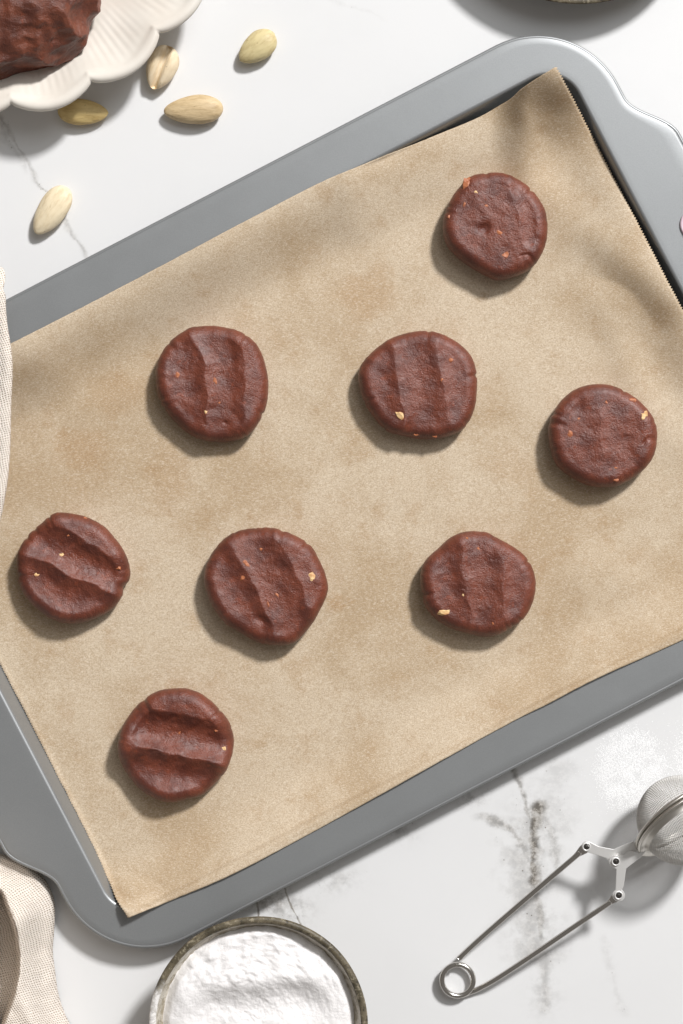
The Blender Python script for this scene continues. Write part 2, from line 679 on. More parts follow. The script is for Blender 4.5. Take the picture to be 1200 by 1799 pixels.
# ------------------------------------------------------------------ parchment paper
def seg_dist(pl, x, y):
    best = 1e9
    for (ax, ay), (bx, by) in zip(pl, pl[1:]):
        dx, dy = bx - ax, by - ay
        t = max(0, min(1, ((x - ax) * dx + (y - ay) * dy) / (dx * dx + dy * dy)))
        best = min(best, hypot(x - ax - t * dx, y - ay - t * dy))
    return best


CREASES = [([(940, 130), (922, 240), (950, 330), (1020, 400), (1110, 470), (1180, 520)], 40, 0.0021),
           ([(1075, 540), (1105, 640), (1150, 720), (1230, 790)], 46, 0.0020),
           ([(1040, 1010), (1130, 1040), (1240, 1030)], 50, 0.0012),
           ([(700, 262), (690, 330), (640, 400)], 40, 0.0010),
           ([(60, 640), (140, 700), (260, 690)], 50, 0.0010)]


top_e = catmull([(-221, 727), (-100, 664), (20, 603), (150, 537), (300, 458), (430, 389), (560, 322), (640, 288), (700, 264), (767, 237), (837, 208),
                 (880, 184), (900, 171), (913, 158), (930, 146), (950, 133), (977, 117)], 12)
bot_e = catmull([(225, 1613), (300, 1582), (400, 1540), (520, 1478), (640, 1412), (760, 1345), (900, 1268), (960, 1238), (1040, 1196), (1120, 1160),
                 (1200, 1124), (1320, 1064), (1442, 1004)], 12)
lef_e = catmull([(-221, 727), (-110, 946), (0, 1166), (50, 1262), (110, 1380), (160, 1478), (188, 1540), (205, 1580), (225, 1613)], 12)
rig_e = catmull([(977, 117), (1000, 160), (1040, 238), (1085, 325), (1130, 410), (1165, 478), (1200, 545), (1320, 775), (1442, 1004)], 12)


def resample(pl, n):
    L = [0.0]
    for a, b in zip(pl, pl[1:]):
        L.append(L[-1] + hypot(b[0] - a[0], b[1] - a[1]))
    out, j = [], 0
    for k in range(n + 1):
        t = L[-1] * k / n
        while j < len(L) - 2 and L[j + 1] < t:
            j += 1
        w = (t - L[j]) / max(1e-9, L[j + 1] - L[j])
        out.append((pl[j][0] + (pl[j + 1][0] - pl[j][0]) * w, pl[j][1] + (pl[j + 1][1] - pl[j][1]) * w))
    return out


NX, NY = 260, 384
E_t, E_b = resample(top_e, NX), resample(bot_e, NX)
E_l, E_r = resample(lef_e, NY), resample(rig_e, NY)
c00, c10, c01, c11 = E_t[0], E_t[-1], E_b[0], E_b[-1]
vs = []
for j in range(NY + 1):
    t = j / NY
    for i in range(NX + 1):
        s = i / NX
        q = []
        for c in (0, 1):
            q.append((1 - t) * E_t[i][c] + t * E_b[i][c] + (1 - s) * E_l[j][c] + s * E_r[j][c]
                     - ((1 - s) * (1 - t) * c00[c] + s * (1 - t) * c10[c] + (1 - s) * t * c01[c] + s * t * c11[c]))
        px, py = q
        if i in (NX, 0):                              # serrated tear-off edges
            amp = (1.6 if i == NX else -1.0) * (1 if j % 2 else -1) + 0.8 * N(j * 0.13, 3.3)
            px += amp * 0.88
            py -= amp * 0.46
        elif j in (0, NY):
            py += 0.5 * N(i * 0.5, 9.1) + 0.4 * N(i * 0.11, j + 2.7)
        # edge distances in pixels
        de_r, de_l, de_t, de_b = (1 - s) * 1341, s * 1341, t * 993, (1 - t) * 993
        wave = 0.00035 * (1 + N(px * 0.006, py * 0.006)) + 0.00022 * (1 + N(px * 0.017, py * 0.017, 4))
        # gentle buckles near the right hand side and corner
        wave += 0.0016 * sst(330, 40, de_r) * (0.55 + 0.75 * sin((py - 0.35 * px) * 0.0165 + 1.2 * N(px * 0.004, py * 0.004)))
        wave += 0.0012 * exp(-((px - 925) / 26) ** 2) * sst(470, 200, py) * sst(110, 200, py) * 1.0
        wave += 0.0009 * sst(160, 20, de_t) * (0.6 + 0.6 * sin(px * 0.021))
        wave += 0.0008 * sst(130, 20, de_b) * (0.5 + 0.6 * sin(px * 0.017 + 1))
        wave += 0.0085 * sst(120, 0, de_b) ** 1.3 + 0.0120 * sst(150, 0, de_t) ** 1.2 * (1 - 0.5 * sst(600, 700, px) * sst(930, 860, px)) + 0.0065 * sst(125, 0, de_r) ** 1.3
        wave = max(wave, 0.0001)
        z = ZF + 0.0004 + wave
        cre = 0.0
        for pl, wd, am in CREASES:
            dd = seg_dist(pl, px, py)
            if dd < 3 * wd:
                cre = max(cre, am * exp(-(dd / wd) ** 2))
        wave += cre
        lo_, hi_ = 0.0, 0.03
        w = P(px, py, 0.002)
        flat = sdf_rr(*tray_l(w.x, w.y)) < -22
        if flat:
            hi_ = ZF + 0.0006
        for _ in range(0 if flat else 16):
            zm = (lo_ + hi_) / 2
            w = P(px, py, zm)
            u, v = tray_l(w.x, w.y)
            if zm > tray_z(u, v) + 0.0006:
                hi_ = zm
            else:
                lo_ = zm
        za, zb = ZF + 0.0004 + wave, hi_
        k = 0.0016
        hh = max(k - abs(za - zb), 0) / k
        z = max(za, zb) + hh * hh * k * 0.25
        # lifted corners
        if s > 0.5:
            z += 0.004 * sst(90, 0, hypot(px - 977, py - 117))
        z += 0.005 * sst(85, 0, hypot(px - 225, py - 1613))
        z += 0.0012 * sst(24, 0, de_b) * (0.6 + 0.5 * sin(px * 0.02))
        vs.append(P(px, py, z))
paper = mesh_obj('parchment_paper', vs, grid_faces(NY + 1, NX + 1, flip=True), M_paper)
tag(paper, 'sheet of brown parchment paper lining the grey baking tray', 'parchment paper')
md = paper.modifiers.new('thickness', 'SOLIDIFY')
md.thickness = 0.00012
md.offset = -1

# ------------------------------------------------------------------ dough rounds
ROUNDS = [
    dict(o=(740, 280), k=4.615, h=.0118, label='small smooth dough round alone near the top right paper corner',
         out=[(575, 118), (400, 150), (310, 230), (200, 400), (170, 540), (200, 700), (320, 830), (480, 930), (600, 985), (720, 970), (860, 910), (960, 800), (1012, 650), (1010, 480), (960, 350), (850, 220), (700, 140)],
         tr=[([(330, 420), (480, 600), (560, 800)], 170, .0011), ([(560, 250), (640, 560), (720, 860)], 150, .0008), ([(800, 250), (870, 420), (890, 640)], 85, .0014)],
         pit=[(505, 575, 45, .0014), (345, 295, 16, .001)], crack=[[(800, 775), (900, 765), (985, 735)]],
         chips=[(375, 205, 46, 0), (440, 272, 24, 1), (530, 382, 16, 0), (685, 775, 52, 0), (350, 365, 26, 0), (635, 600, 34, 0), (228, 470, 16, 0)]),
    dict(o=(250, 550), k=4.0, h=.0115, label='dough round with upright finger furrows, upper left on the paper',
         out=[(400, 97), (550, 97), (700, 140), (810, 230), (870, 380), (888, 560), (850, 720), (750, 860), (640, 900), (540, 910), (420, 890), (300, 830), (190, 720), (120, 600), (100, 430), (130, 300), (215, 188), (325, 114)],
         tr=[([(285, 290), (320, 520), (340, 800)], 135, .0024), ([(470, 150), (585, 330), (590, 520), (560, 820)], 132, .0026), ([(800, 300), (810, 470), (790, 660)], 90, .0012)],
         pit=[(580, 760, 14, .0008)], crack=[], chips=[(510, 485, 24, 0), (540, 630, 14, 0), (450, 697, 12, 1), (245, 440, 26, 0)]),
    dict(o=(600, 560), k=4.0, h=.0112, label='dough round with three faint upright furrows at the centre of the paper',
         out=[(500, 95), (640, 95), (780, 150), (890, 240), (940, 340), (952, 480), (930, 640), (860, 770), (740, 830), (600, 850), (450, 830), (320, 790), (220, 690), (150, 570), (118, 440), (130, 340), (220, 230), (350, 140)],
         tr=[([(270, 260), (290, 500), (330, 700)], 125, .0018), ([(490, 170), (545, 420), (590, 720)], 140, .0020), ([(790, 220), (840, 440), (850, 660)], 110, .0016)],
         pit=[(172, 335, 16, .0012), (480, 760, 30, .0010)], crack=[], chips=[(425, 682, 38, 1), (705, 432, 16, 0), (530, 812, 18, 0), (655, 822, 12, 0), (765, 290, 20, 0)]),
    dict(o=(930, 650), k=4.444, h=.0120, label='dough round with a big pale nut at its rim, far right on the paper',
         out=[(480, 118), (620, 122), (760, 180), (880, 280), (960, 390), (985, 520), (960, 660), (880, 780), (760, 870), (640, 915), (480, 910), (340, 850), (220, 760), (160, 640), (140, 500), (150, 400), (220, 270), (340, 160)],
         tr=[([(400, 300), (380, 500), (430, 700)], 180, .0015), ([(650, 270), (700, 480), (690, 700)], 180, .0014)],
         pit=[(390, 300, 60, .0008), (255, 440, 20, .0007), (740, 560, 60, .0007)], crack=[[(890, 570), (920, 500), (930, 420)]],
         chips=[(800, 240, 30, 0), (888, 362, 52, 1), (385, 382, 20, 0), (670, 765, 26, 0), (668, 855, 22, 0), (595, 250, 16, 0), (310, 490, 34, 0)]),
    dict(o=(0, 880), k=4.615, h=.0122, label='dough round with slanting furrows and a nicked edge, far left on the paper',
         out=[(520, 92), (680, 120), (830, 190), (950, 310), (1030, 440), (1060, 570), (1048, 650), (1005, 700), (1000, 760), (960, 830), (900, 890), (780, 950), (640, 990), (500, 980), (360, 910), (240, 800), (165, 680), (145, 540), (165, 400), (230, 280), (340, 180), (430, 110)],
         tr=[([(300, 290), (560, 430), (900, 600)], 140, .0034), ([(290, 620), (520, 760), (850, 840)], 150, .0030), ([(620, 170), (920, 360)], 90, .0007)],
         pit=[], crack=[[(1040, 668), (980, 690), (940, 760)]], chips=[(292, 592, 28, 1), (495, 440, 26, 1), (562, 275, 18, 0), (960, 540, 30, 0), (690, 125, 16, 0)]),
    dict(o=(340, 900), k=4.286, h=.0118, label='largest dough round with slanting furrows, lower middle of the paper',
         out=[(500, 115), (640, 125), (780, 180), (890, 260), (960, 380), (1005, 500), (1010, 600), (960, 720), (900, 830), (820, 930), (740, 990), (640, 1000), (500, 980), (360, 910), (230, 820), (140, 690), (90, 560), (85, 450), (130, 320), (220, 210), (340, 140)],
         tr=[([(190, 360), (330, 600), (470, 880)], 150, .0026), ([(430, 200), (600, 520), (740, 860)], 165, .0024), ([(850, 330), (930, 620)], 105, .0012)],
         pit=[(500, 800, 45, .0012)], crack=[], chips=[(398, 392, 34, 0), (375, 490, 28, 0), (632, 622, 28, 0), (888, 502, 42, 1), (560, 688, 20, 0), (515, 275, 16, 0)]),
    dict(o=(710, 910), k=4.615, h=.0116, label='dough round with a white nut sliver at its lower left, lower right on the paper',
         out=[(500, 110), (660, 115), (740, 155), (860, 220), (980, 310), (1040, 420), (1062, 540), (1040, 680), (960, 820), (860, 890), (740, 950), (640, 960), (540, 940), (400, 900), (270, 830), (170, 720), (135, 590), (130, 450), (170, 340), (280, 240), (380, 150)],
         tr=[([(320, 300), (350, 540), (440, 800)], 140, .0020), ([(620, 200), (640, 500), (640, 830)], 150, .0020), ([(900, 300), (940, 520), (920, 720)], 115, .0015)],
         pit=[(660, 930, 50, .0012)], crack=[], chips=[(505, 168, 15, 0), (600, 248, 18, 0), (318, 755, 52, 1), (722, 856, 18, 0), (478, 625, 12, 1), (840, 325, 14, 0)]),
    dict(o=(180, 1180), k=4.615, h=.0128, label='dough round with two deep level finger grooves, lowest on the paper',
         out=[(560, 128), (700, 132), (820, 180), (930, 270), (1020, 380), (1062, 500), (1062, 640), (1010, 790), (920, 900), (820, 990), (680, 1030), (560, 1045), (420, 1010), (290, 930), (200, 820), (145, 690), (135, 560), (170, 440), (250, 310), (350, 210), (450, 150)],
         tr=[([(380, 460), (650, 510), (950, 580)], 148, .0044), ([(290, 790), (560, 830), (850, 890)], 155, .0042)],
         pit=[], crack=[], chips=[(622, 495, 20, 0), (922, 475, 18, 0), (980, 630, 22, 1)]),
]
ZP = ZF + 0.0007


def chip_mesh(seed, r):
    rnd = random.Random(seed)
    bm = bmesh.new()
    bmesh.ops.create_icosphere(bm, subdivisions=2, radius=1)
    ax, ay = rnd.uniform(0.8, 1.25), rnd.uniform(0.5, 0.9)
    w = rnd.uniform(0, pi)
    for v in bm.verts:
        q = v.co.copy()
        f = 1 + 0.6 * mnoise.noise(q * 1.1 + Vector((seed * 3.1, 0, 0))) + 0.25 * mnoise.noise(q * 3 + Vector((0, seed * 1.7, 0)))
        q = Vector((q.x * ax * f, q.y * ay * f, q.z * 0.42 * f))
        v.co = Vector((q.x * cos(w) - q.y * sin(w), q.x * sin(w) + q.y * cos(w), q.z)) * r
    me = bpy.data.meshes.new('nut_chip')
    bm.to_mesh(me)
    bm.free()
    return me


for ci, R in enumerate(ROUNDS):
    ox, oy = R['o']
    k = R['k']
    h = R['h'] + 0.0016
    out = [(ox + a / k, oy + b / k) for a, b in R['out']]
    cx = sum(p[0] for p in out) / len(out)
    cy = sum(p[1] for p in out) / len(out)
    zc = 0.006
    base = P(cx, cy, zc)
    sm = catmull(out, 14, True)
    # real outline in metres about the centre
    pol = []
    for p in sm:
        w = P(p[0], p[1], zc)
        pol.append((atan2(w.y - base.y, w.x - base.x) % (2 * pi), hypot(w.x - base.x, w.y - base.y)))
    pol.sort()
    pol = [(pol[-1][0] - 2 * pi, pol[-1][1])] + pol + [(pol[0][0] + 2 * pi, pol[0][1])]
    NA = 200

    def px_of(x, y):                                   # metres about centre -> crop units
        kk = S * (H - h) / H
        return ((base.x + x) / kk + CX - ox) * k, (CY - (base.y + y) / kk - oy) * k

    def top(x, y, rho):
        a, b = px_of(x, y)
        wx_, wy_ = 26 * N(a * .006, b * .006, ci + 3) + 8 * N(a * .02, b * .02, ci), 26 * N(a * .006, b * .006, ci + 13) + 8 * N(a * .02, b * .02, ci + 23)
        a, b = a + wx_, b + wy_
        dep = 0.0
        for pl, w, d in R['tr']:
            t = seg_dist(pl, a, b) / (w * 1.16)
            if t < 1:
                dep = max(dep, d * (1.05 if ci in (4, 7) else 0.9) * (1 - t * t) ** 1.35)
        edge = sst(1.0, 0.80, rho)
        dep *= 0.45 + 0.55 * edge
        for pa, pb, w, d in R['pit']:
            dep += d * exp(-((a - pa) ** 2 + (b - pb) ** 2) / (w * w))
        for pl in R['crack']:
            dep += 0.0009 * exp(-(seg_dist(pl, a, b) / 9) ** 2)
        dome = 0.0008 * (1 - rho * rho)
        lump = 0.00035 * N(x * 190, y * 190, ci * 5) + 0.00012 * N(x * 480, y * 480, ci * 5 + 2) + 0.0001 * N(x * 1100, y * 1100, ci)
        return h + dome - dep + lump

    vs, fs = [], []
    NRT = 44
    ang = [2 * pi * j / NA for j in range(NA)]
    Rad = [interp(pol, a) * (1 + 0.006 * N(4 * cos(a), 4 * sin(a), ci + .5) + 0.006 * N(14 * cos(a), 14 * sin(a), ci)) for a in ang]
    crk = random.Random(40 + ci)
    for _ in range(6):
        ca, cw, cd = crk.uniform(0, 2 * pi), crk.uniform(0.018, 0.04), crk.uniform(0.010, 0.028)
        for j_, a_ in enumerate(ang):
            da = (a_ - ca + pi) % (2 * pi) - pi
            Rad[j_] *= 1 - cd * exp(-(da / cw) ** 2)
    fil = 0.0052                                        # edge rounding radius
    vs.append(Vector((0, 0, top(0, 0, 0))))
    rows = []
    for i in range(1, NRT + 1):
        rows.append(('t', i / NRT))
    for i in range(1, 11):
        rows.append(('f', i / 10))
    for i in range(1, 5):
        rows.append(('s', i / 4))
    for kind, t in rows:
        for a, r in zip(ang, Rad):
            ri = r - fil
            if kind == 't':
                x, y = ri * t * cos(a), ri * t * sin(a)
                z = top(x, y, t * ri / r)
            else:
                ze = top(ri * cos(a), ri * sin(a), ri / r)
                if kind == 'f':
                    w = t * pi / 2
                    x, y = (ri + fil * sin(w)) * cos(a), (ri + fil * sin(w)) * sin(a)
                    z = ze - fil * 1.15 * (1 - cos(w)) + 0.00025 * N(x * 420, y * 420, ci + 9) * sin(w)
                else:
                    z1 = ze - fil * 1.15
                    x, y = (r - 0.0016 * t * t) * cos(a), (r - 0.0016 * t * t) * sin(a)
                    z = z1 * (1 - t)
            vs.append(Vector((x, y, z)))
    for j in range(NA):
        fs.append((0, 1 + j, 1 + (j + 1) % NA))
    for i in range(len(rows) - 1):
        for j in range(NA):
            k2 = (j + 1) % NA
            fs.append((1 + i * NA + j, 1 + (i + 1) * NA + j, 1 + (i + 1) * NA + k2, 1 + i * NA + k2))
    fs.append(tuple(1 + (len(rows) - 1) * NA + j for j in reversed(range(NA))))
    o = mesh_obj('dough_round', vs, fs, M_dough)
    o.location = (base.x, base.y, ZP)
    tag(o, R['label'], 'cookie dough', 'chocolate dough rounds on the parchment')
    for qi, (a, b, sz, pale) in enumerate(R['chips']):
        # locate the chip on the surface
        kk = S * (H - h) / H
        x = (ox + a / k - CX) * kk - base.x
        y = (CY - (oy + b / k)) * kk - base.y
        an = atan2(y, x) % (2 * pi)
        r = interp(pol, an)
        d = hypot(x, y)
        if d > r - 0.0006:
            x, y = x * (r - 0.0006) / d, y * (r - 0.0006) / d
            d = r - 0.0006
        ri = r - fil
        if d <= ri:
            z = top(x, y, d / r)
        else:
            w = math.asin(min(1, (d - ri) / fil))
            z = top(x * ri / d, y * ri / d, ri / r) - fil * 1.15 * (1 - cos(w))
        rad = max(sz, 14) / k * S * 1.0
        c = bpy.data.objects.new('nut_chip', chip_mesh(ci * 10 + qi, rad))
        c.data.materials.append(M_chip_pale if pale else M_chip)
        sc.collection.objects.link(c)
        c.parent = o
        c.location = (x, y, z - rad * 0.30)

# ------------------------------------------------------------------ almonds
def almond(px, py, L, W, ang, mat, label, split=False, tilt=0.0, seed=0):
    NU, NV = 48, 40
    vs = []
    for i in range(NU + 1):
        t = i / NU
        x = -cos(t * pi)                               # -1 pointed end .. 1 round end
        prof_r = sqrt(max(0, 1 - x * x)) ** (1.0) * (1 + 0.16 * x) * (1 - 0.14 * (1 - t) ** 3)
        for j in range(NV):
            a = 2 * pi * j / NV
            y, z = cos(a), sin(a)
            rr_ = prof_r * (1 + 0.03 * N(x * 2.2 + seed, y * 2, z * 2) + 0.035 * N(x * 1.2 + seed, y * 6, z * 6))
            yy, zz = rr_ * y * W / 2, rr_ * z * W * 0.31
            if split and z > 0:
                zz -= W * 0.26 * exp(-(y * prof_r / 0.2) ** 2) * z
                zz += W * 0.05 * exp(-((abs(y) * prof_r - 0.45) / 0.3) ** 2)
            vs.append(Vector((x * L / 2 + (0.6 * y if seed % 2 else 0), yy, zz)) * S)
    fs = grid_faces(NU + 1, NV, True, flip=True)
    zmin = min(v.z for v in vs)
    o = mesh_obj('almond', [v - Vector((0, 0, zmin)) for v in vs], fs, mat)
    p = P(px, py, W * 0.3 * S)
    o.location = (p.x, p.y, 0.0001)
    o.rotation_euler = (0, 0, radians(ang))
    tag(o, label, 'almond', 'blanched almonds on the marble')
    return o


AM = [mat_nut('almond_skin_yellow', srgb(216, 200, 152), srgb(180, 158, 110)),
      mat_nut('almond_skin_cream', srgb(236, 218, 188), srgb(206, 180, 138)),
      mat_nut('almond_skin_tan', srgb(212, 188, 148), srgb(170, 142, 100)),
      mat_nut('almond_skin_golden', srgb(218, 192, 132), srgb(182, 150, 92)),
      mat_nut('almond_skin_ivory', srgb(238, 222, 190), srgb(208, 184, 142))]
almond(452, 83, 76, 50, 36, AM[0], 'yellowish almond lying apart, nearest the top middle edge', seed=1)
almond(284, 119, 80, 54, 68, AM[1], 'pale almond split along its middle, touching the plate rim', split=True, seed=2)
almond(340, 193, 104, 51, 3, AM[2], 'largest tan almond lying level beside the tray rim and plate', seed=4)
almond(146, 197, 88, 46, 176, AM[3], 'golden almond half tucked under the scalloped plate', seed=3)
almond(91, 370, 98, 51, 56, AM[4], 'ivory almond on the marble vein, lowest of the five almonds', seed=6)

# ------------------------------------------------------------------ scalloped plate
ZPL = 0.0217
pc = P(-22, -239, ZPL)
KP = (H - ZPL) / H
RC = 422 * KP
NLOBE = 18
NA = NLOBE * 44
cusp = atan2(-(142 + 239), 160 + 22)
PZ = 0.80
plate_prof = [(0.0, .0045), (.2, .0045), (.4, .0045), (.54, .0046), (.60, .0050), (.65, .0062), (.70, .0084), (.75, .0112), (.80, .0144), (.85, .0180), (.89, .0212),
              (.925, .0236), (.945, .0245), (.953, .0250), (.960, .0261), (.968, .0269), (.978, .0272), (.988, .0269), (.996, .0260), (1.0, .0249), (.996, .0238), (.985, .0228),
              (.94, .0200), (.86, .0135), (.76, .0070), (.66, .0025), (.62, .0004), (.58, 0.0), (.54, .0006), (.3, .0012), (0.02, .0012)]
vs = []
nrow = len(plate_prof)
inner_n = 17
for ri, (rf, z) in enumerate(plate_prof):
    z *= PZ
    for j in range(NA):
        a = cusp + 2 * pi * j / NA
        ph = (j / 44) % 1.0
        cu = sst(.935, .985, rf) if ri < 24 else 1.0
        lobe = (1 - cu) * (0.5 - 0.5 * cos(2 * pi * ph)) * 0.8 + cu * sin(pi * ph) ** 0.75
        wgt = sst(0.78, 0.985, rf)
        r = RC * rf + 24 * KP * lobe * wgt
        zz = z
        if 4 < ri < 13:
            env = sst(.70, .84, rf) * sst(.965, .90, rf)
            zz += 0.00010 * sin(2 * pi * ph * 10) * env * sin(pi * ph) ** 0.7
            zz -= 0.0004 * lobe * wgt * (1 - sst(.9, .97, rf))
        vs.append(Vector((r * S * cos(a), r * S * sin(a), zz)))
fs = grid_faces(nrow, NA, True, flip=False)
fs.append(tuple(reversed(range((nrow - 1) * NA, nrow * NA))))
plate = mesh_obj('scalloped_plate', vs, fs, M_plate)
plate.location = (pc.x, pc.y, 0)
tag(plate, 'cream ceramic plate with scalloped ribbed rim in the top left corner', 'plate')
# merge the centre
bm = bmesh.new(); bm.from_mesh(plate.data); bmesh.ops.remove_doubles(bm, verts=bm.verts, dist=1e-6)
bmesh.ops.recalc_face_normals(bm, faces=bm.faces); bm.to_mesh(plate.data); bm.free()

# lump of dough on the plate
bm = bmesh.new()
bmesh.ops.create_icosphere(bm, subdivisions=7, radius=1)
for v in bm.verts:
    q = v.co.copy()
    f = 1.0
    f += 0.20 * mnoise.noise(q * 1.35 + Vector((2.3, 1.1, 0)))
    rid = 1 - abs(mnoise.noise(q * 2.1 + Vector((5.2, 3.3, 1.7)))) * 2
    f += 0.09 * (rid - 0.4)
    rid2 = 1 - abs(mnoise.noise(q * 4.4 + Vector((1.2, 8.3, 2.7)))) * 2
    f += 0.022 * (rid2 - 0.4)
    f += 0.014 * mnoise.noise(q * 9) + 0.006 * mnoise.noise(q * 22)
    q = q * f
    q.z = max(q.z, -0.72)
    v.co = Vector((q.x * 168 * S, q.y * 150 * S, q.z * 92 * S))
me = bpy.data.meshes.new('dough_lump')
bm.to_mesh(me); bm.free()
me.polygons.foreach_set('use_smooth', [True] * len(me.polygons))
me.materials.append(M_ball)
lump = bpy.data.objects.new('dough_lump', me)
sc.collection.objects.link(lump)
lp = P(2, -28, 0.022)
lump.location = (lp.x, lp.y, 0.0036 + 0.72 * 92 * S)
tag(lump, 'rough lump of chocolate dough resting on the scalloped plate', 'dough')

# ------------------------------------------------------------------ bowls
def lathe(profile, n, disp=None):
    vs = []
    for i, (r, z) in enumerate(profile):
        for j in range(n):
            a = 2 * pi * j / n
            rr_, zz = (r, z) if disp is None else disp(r, z, a, i)
            vs.append(Vector((rr_ * cos(a), rr_ * sin(a), zz)))
    return vs, grid_faces(len(profile), n, True)


def bowl(name, px, py, rpx, zrim, wall, label, mats):
    k = (H - zrim) / H
    Ro = rpx * k * S
    c = P(px, py, zrim)
    e = empty(name, (c.x, c.y, 0))
    tag(e, label, 'bowl', None)

    def wob(r, z, a, i):
        return r * (1 + 0.006 * N(2 * cos(a), 2 * sin(a), z * 40)), z + 0.0004 * N(3 * cos(a), 3 * sin(a), 7) * sst(0.5 * zrim, zrim, z)
    w = wall
    outp = [(Ro * .50, 0), (Ro * .56, 0.0), (Ro * .60, .001), (Ro * .72, .22 * zrim), (Ro * .84, .48 * zrim), (Ro * .93, .72 * zrim), (Ro * .985, .90 * zrim),
            (Ro, .95 * zrim), (Ro * .999, .975 * zrim), (Ro - w * .2, .995 * zrim), (Ro - w * .5, zrim), (Ro - w * .8, .993 * zrim), (Ro - w, .97 * zrim)]
    inp = [(Ro - w * .99, .972 * zrim), (Ro - w * 1.25, .90 * zrim), (Ro - w * 1.6, .80 * zrim), (Ro - w * 2.3, .70 * zrim), (Ro * .70, .40 * zrim), (Ro * .45, .16 * zrim), (Ro * .15, .10 * zrim), (0.0005, .10 * zrim)]
    v_, f_ = lathe(outp, 128, wob)
    o1 = mesh_obj('outer_wall', v_, f_, mats[0], e)
    v_, f_ = lathe(inp, 128, wob)
    f_.append(tuple(range((len(inp) - 1) * 128, len(inp) * 128)))
    o2 = mesh_obj('inner_wall', v_, f_, mats[1], e)
    return e, c, Ro


sb, sbc, SBR = bowl('sugar_bowl', 454, 1804, 193, 0.032, 0.0030, 'brown speckled stoneware bowl filled with white powder, at the bottom edge', (M_stone, M_glaze))
tb, tbc, TBR = bowl('stoneware_bowl', 1020, -240, 247, 0.017, 0.0030, 'dark stoneware bowl just peeking in at the top edge', (M_stone2, M_stone2))

# sugar in the bowl
vs = []
NRr, NA = 90, 180
RS = SBR - 0.0030 * 1.62
vs.append(None)


def sug(x, y):
    u, v = x / RS, y / RS
    r = hypot(u, v)
    z = 0.0262 + 0.0022 * (1 - r * r)
    crest = 0.50 + 0.10 * N(u * 1.6, 4.4) - 0.22 * (u - 0.1) ** 2
    s_ = v - crest
    z += 0.0022 * exp(-(s_ / 0.16) ** 2) * sst(0.95, 0.5, abs(u))
    z -= 0.0036 * sst(0.06, -0.34, s_) * sst(-0.75, -0.2, s_ ) * sst(0.85, 0.35, abs(u - 0.05))
    z += 0.0020 * exp(-((u + 0.78) / 0.18) ** 2 - ((v - 0.18) / 0.3) ** 2)
    rough = 0.35 + 0.65 * sst(-0.05, 0.12, s_ + 0.12 * N(u * 3, v * 3, 8))
    z += rough * (0.0011 * N(u * 7, v * 7, 1) + 0.0008 * N(u * 17, v * 17, 2) + 0.0006 * N(u * 36, v * 36, 3))
    z += 0.0012 * N(u * 2.3, v * 2.3, 5)
    return z - 0.0025 * sst(0.9, 1.0, r)


vs[0] = Vector((0, 0, sug(0, 0)))
fs = [(0, 1 + j, 1 + (j + 1) % NA) for j in range(NA)]
for i in range(1, NRr + 1):
    for j in range(NA):
        a = 2 * pi * j / NA
        x, y = RS * i / NRr * cos(a), RS * i / NRr * sin(a)
        vs.append(Vector((x, y, sug(x, y))))
for i in range(NRr - 1):
    for j in range(NA):
        k2 = (j + 1) % NA
        fs.append((1 + i * NA + j, 1 + (i + 1) * NA + j, 1 + (i + 1) * NA + k2, 1 + i * NA + k2))
sugar = mesh_obj('powdered_sugar', vs, fs, M_sugar)
sugar.location = (sbc.x, sbc.y, 0)
tag(sugar, 'white powdered sugar heaped inside the speckled stoneware bowl', 'sugar')

# spilled sugar
vs, fs = [], []
ico = bmesh.new()
bmesh.ops.create_icosphere(ico, subdivisions=1, radius=1)
iv = [v.co.copy() for v in ico.verts]
iff = [tuple(v.index for v in f.verts) for f in ico.faces]
ico.free()
rnd = random.Random(3)
cnt = 0
while cnt < 15000:
    if rnd.random() < 0.86:
        a, r = rnd.uniform(0, 2 * pi), sqrt(rnd.random())
        px = 1108 + 72 * r * cos(a)
        py = 1352 + 84 * r * sin(a)
        dens = sst(1.02, 0.55, r) * (0.35 + 0.9 * (0.5 + N(px * 0.055, py * 0.055)))
    elif rnd.random() < 0.7:
        px, py = rnd.gauss(1204, 14), rnd.gauss(1335, 26)
        dens = 0.7
    else:
        px, py = rnd.gauss(1108, 52), rnd.gauss(1372, 58)
        dens = 0.35
    if rnd.random() > dens:
        continue
    cnt += 1
    p = P(px, py, 0)
    sz = rnd.choice((0.4, 0.5, 0.6, 0.6, 0.7, 0.8, 1.0)) * S * rnd.uniform(0.7, 1.15)
    b = len(vs)
    for v in iv:
        f = 1 + 0.15 * rnd.uniform(-1, 1)
        vs.append(Vector((p.x + v.x * sz * f, p.y + v.y * sz * f, max(0.00002, sz * 0.15 + v.z * sz * 0.4 * f))))
    fs += [tuple(b + q for q in t) for t in iff]
M_grain = mat_simple('sugar_grains', (0.93, 0.93, 0.93), 0.6, 0.0, None, 0.3)
sp = mesh_obj('spilled_sugar', vs, fs, M_grain, smooth=False)
sp['kind'] = 'stuff'
tag(sp, 'dusting of white powdered sugar spilled on the marble by the strainer', 'sugar')

# ------------------------------------------------------------------ mesh ball strainer tongs
ZB = 0.0236
BC = P(1197, 1441, ZB)                                 # ball centre
st = empty('mesh_ball_strainer', (BC.x, BC.y, 0))
tag(st, 'steel mesh ball strainer with sprung wire tong handle on marble', 'strainer')


def loc(vs):
    return [v - Vector((BC.x, BC.y, 0)) for v in vs]


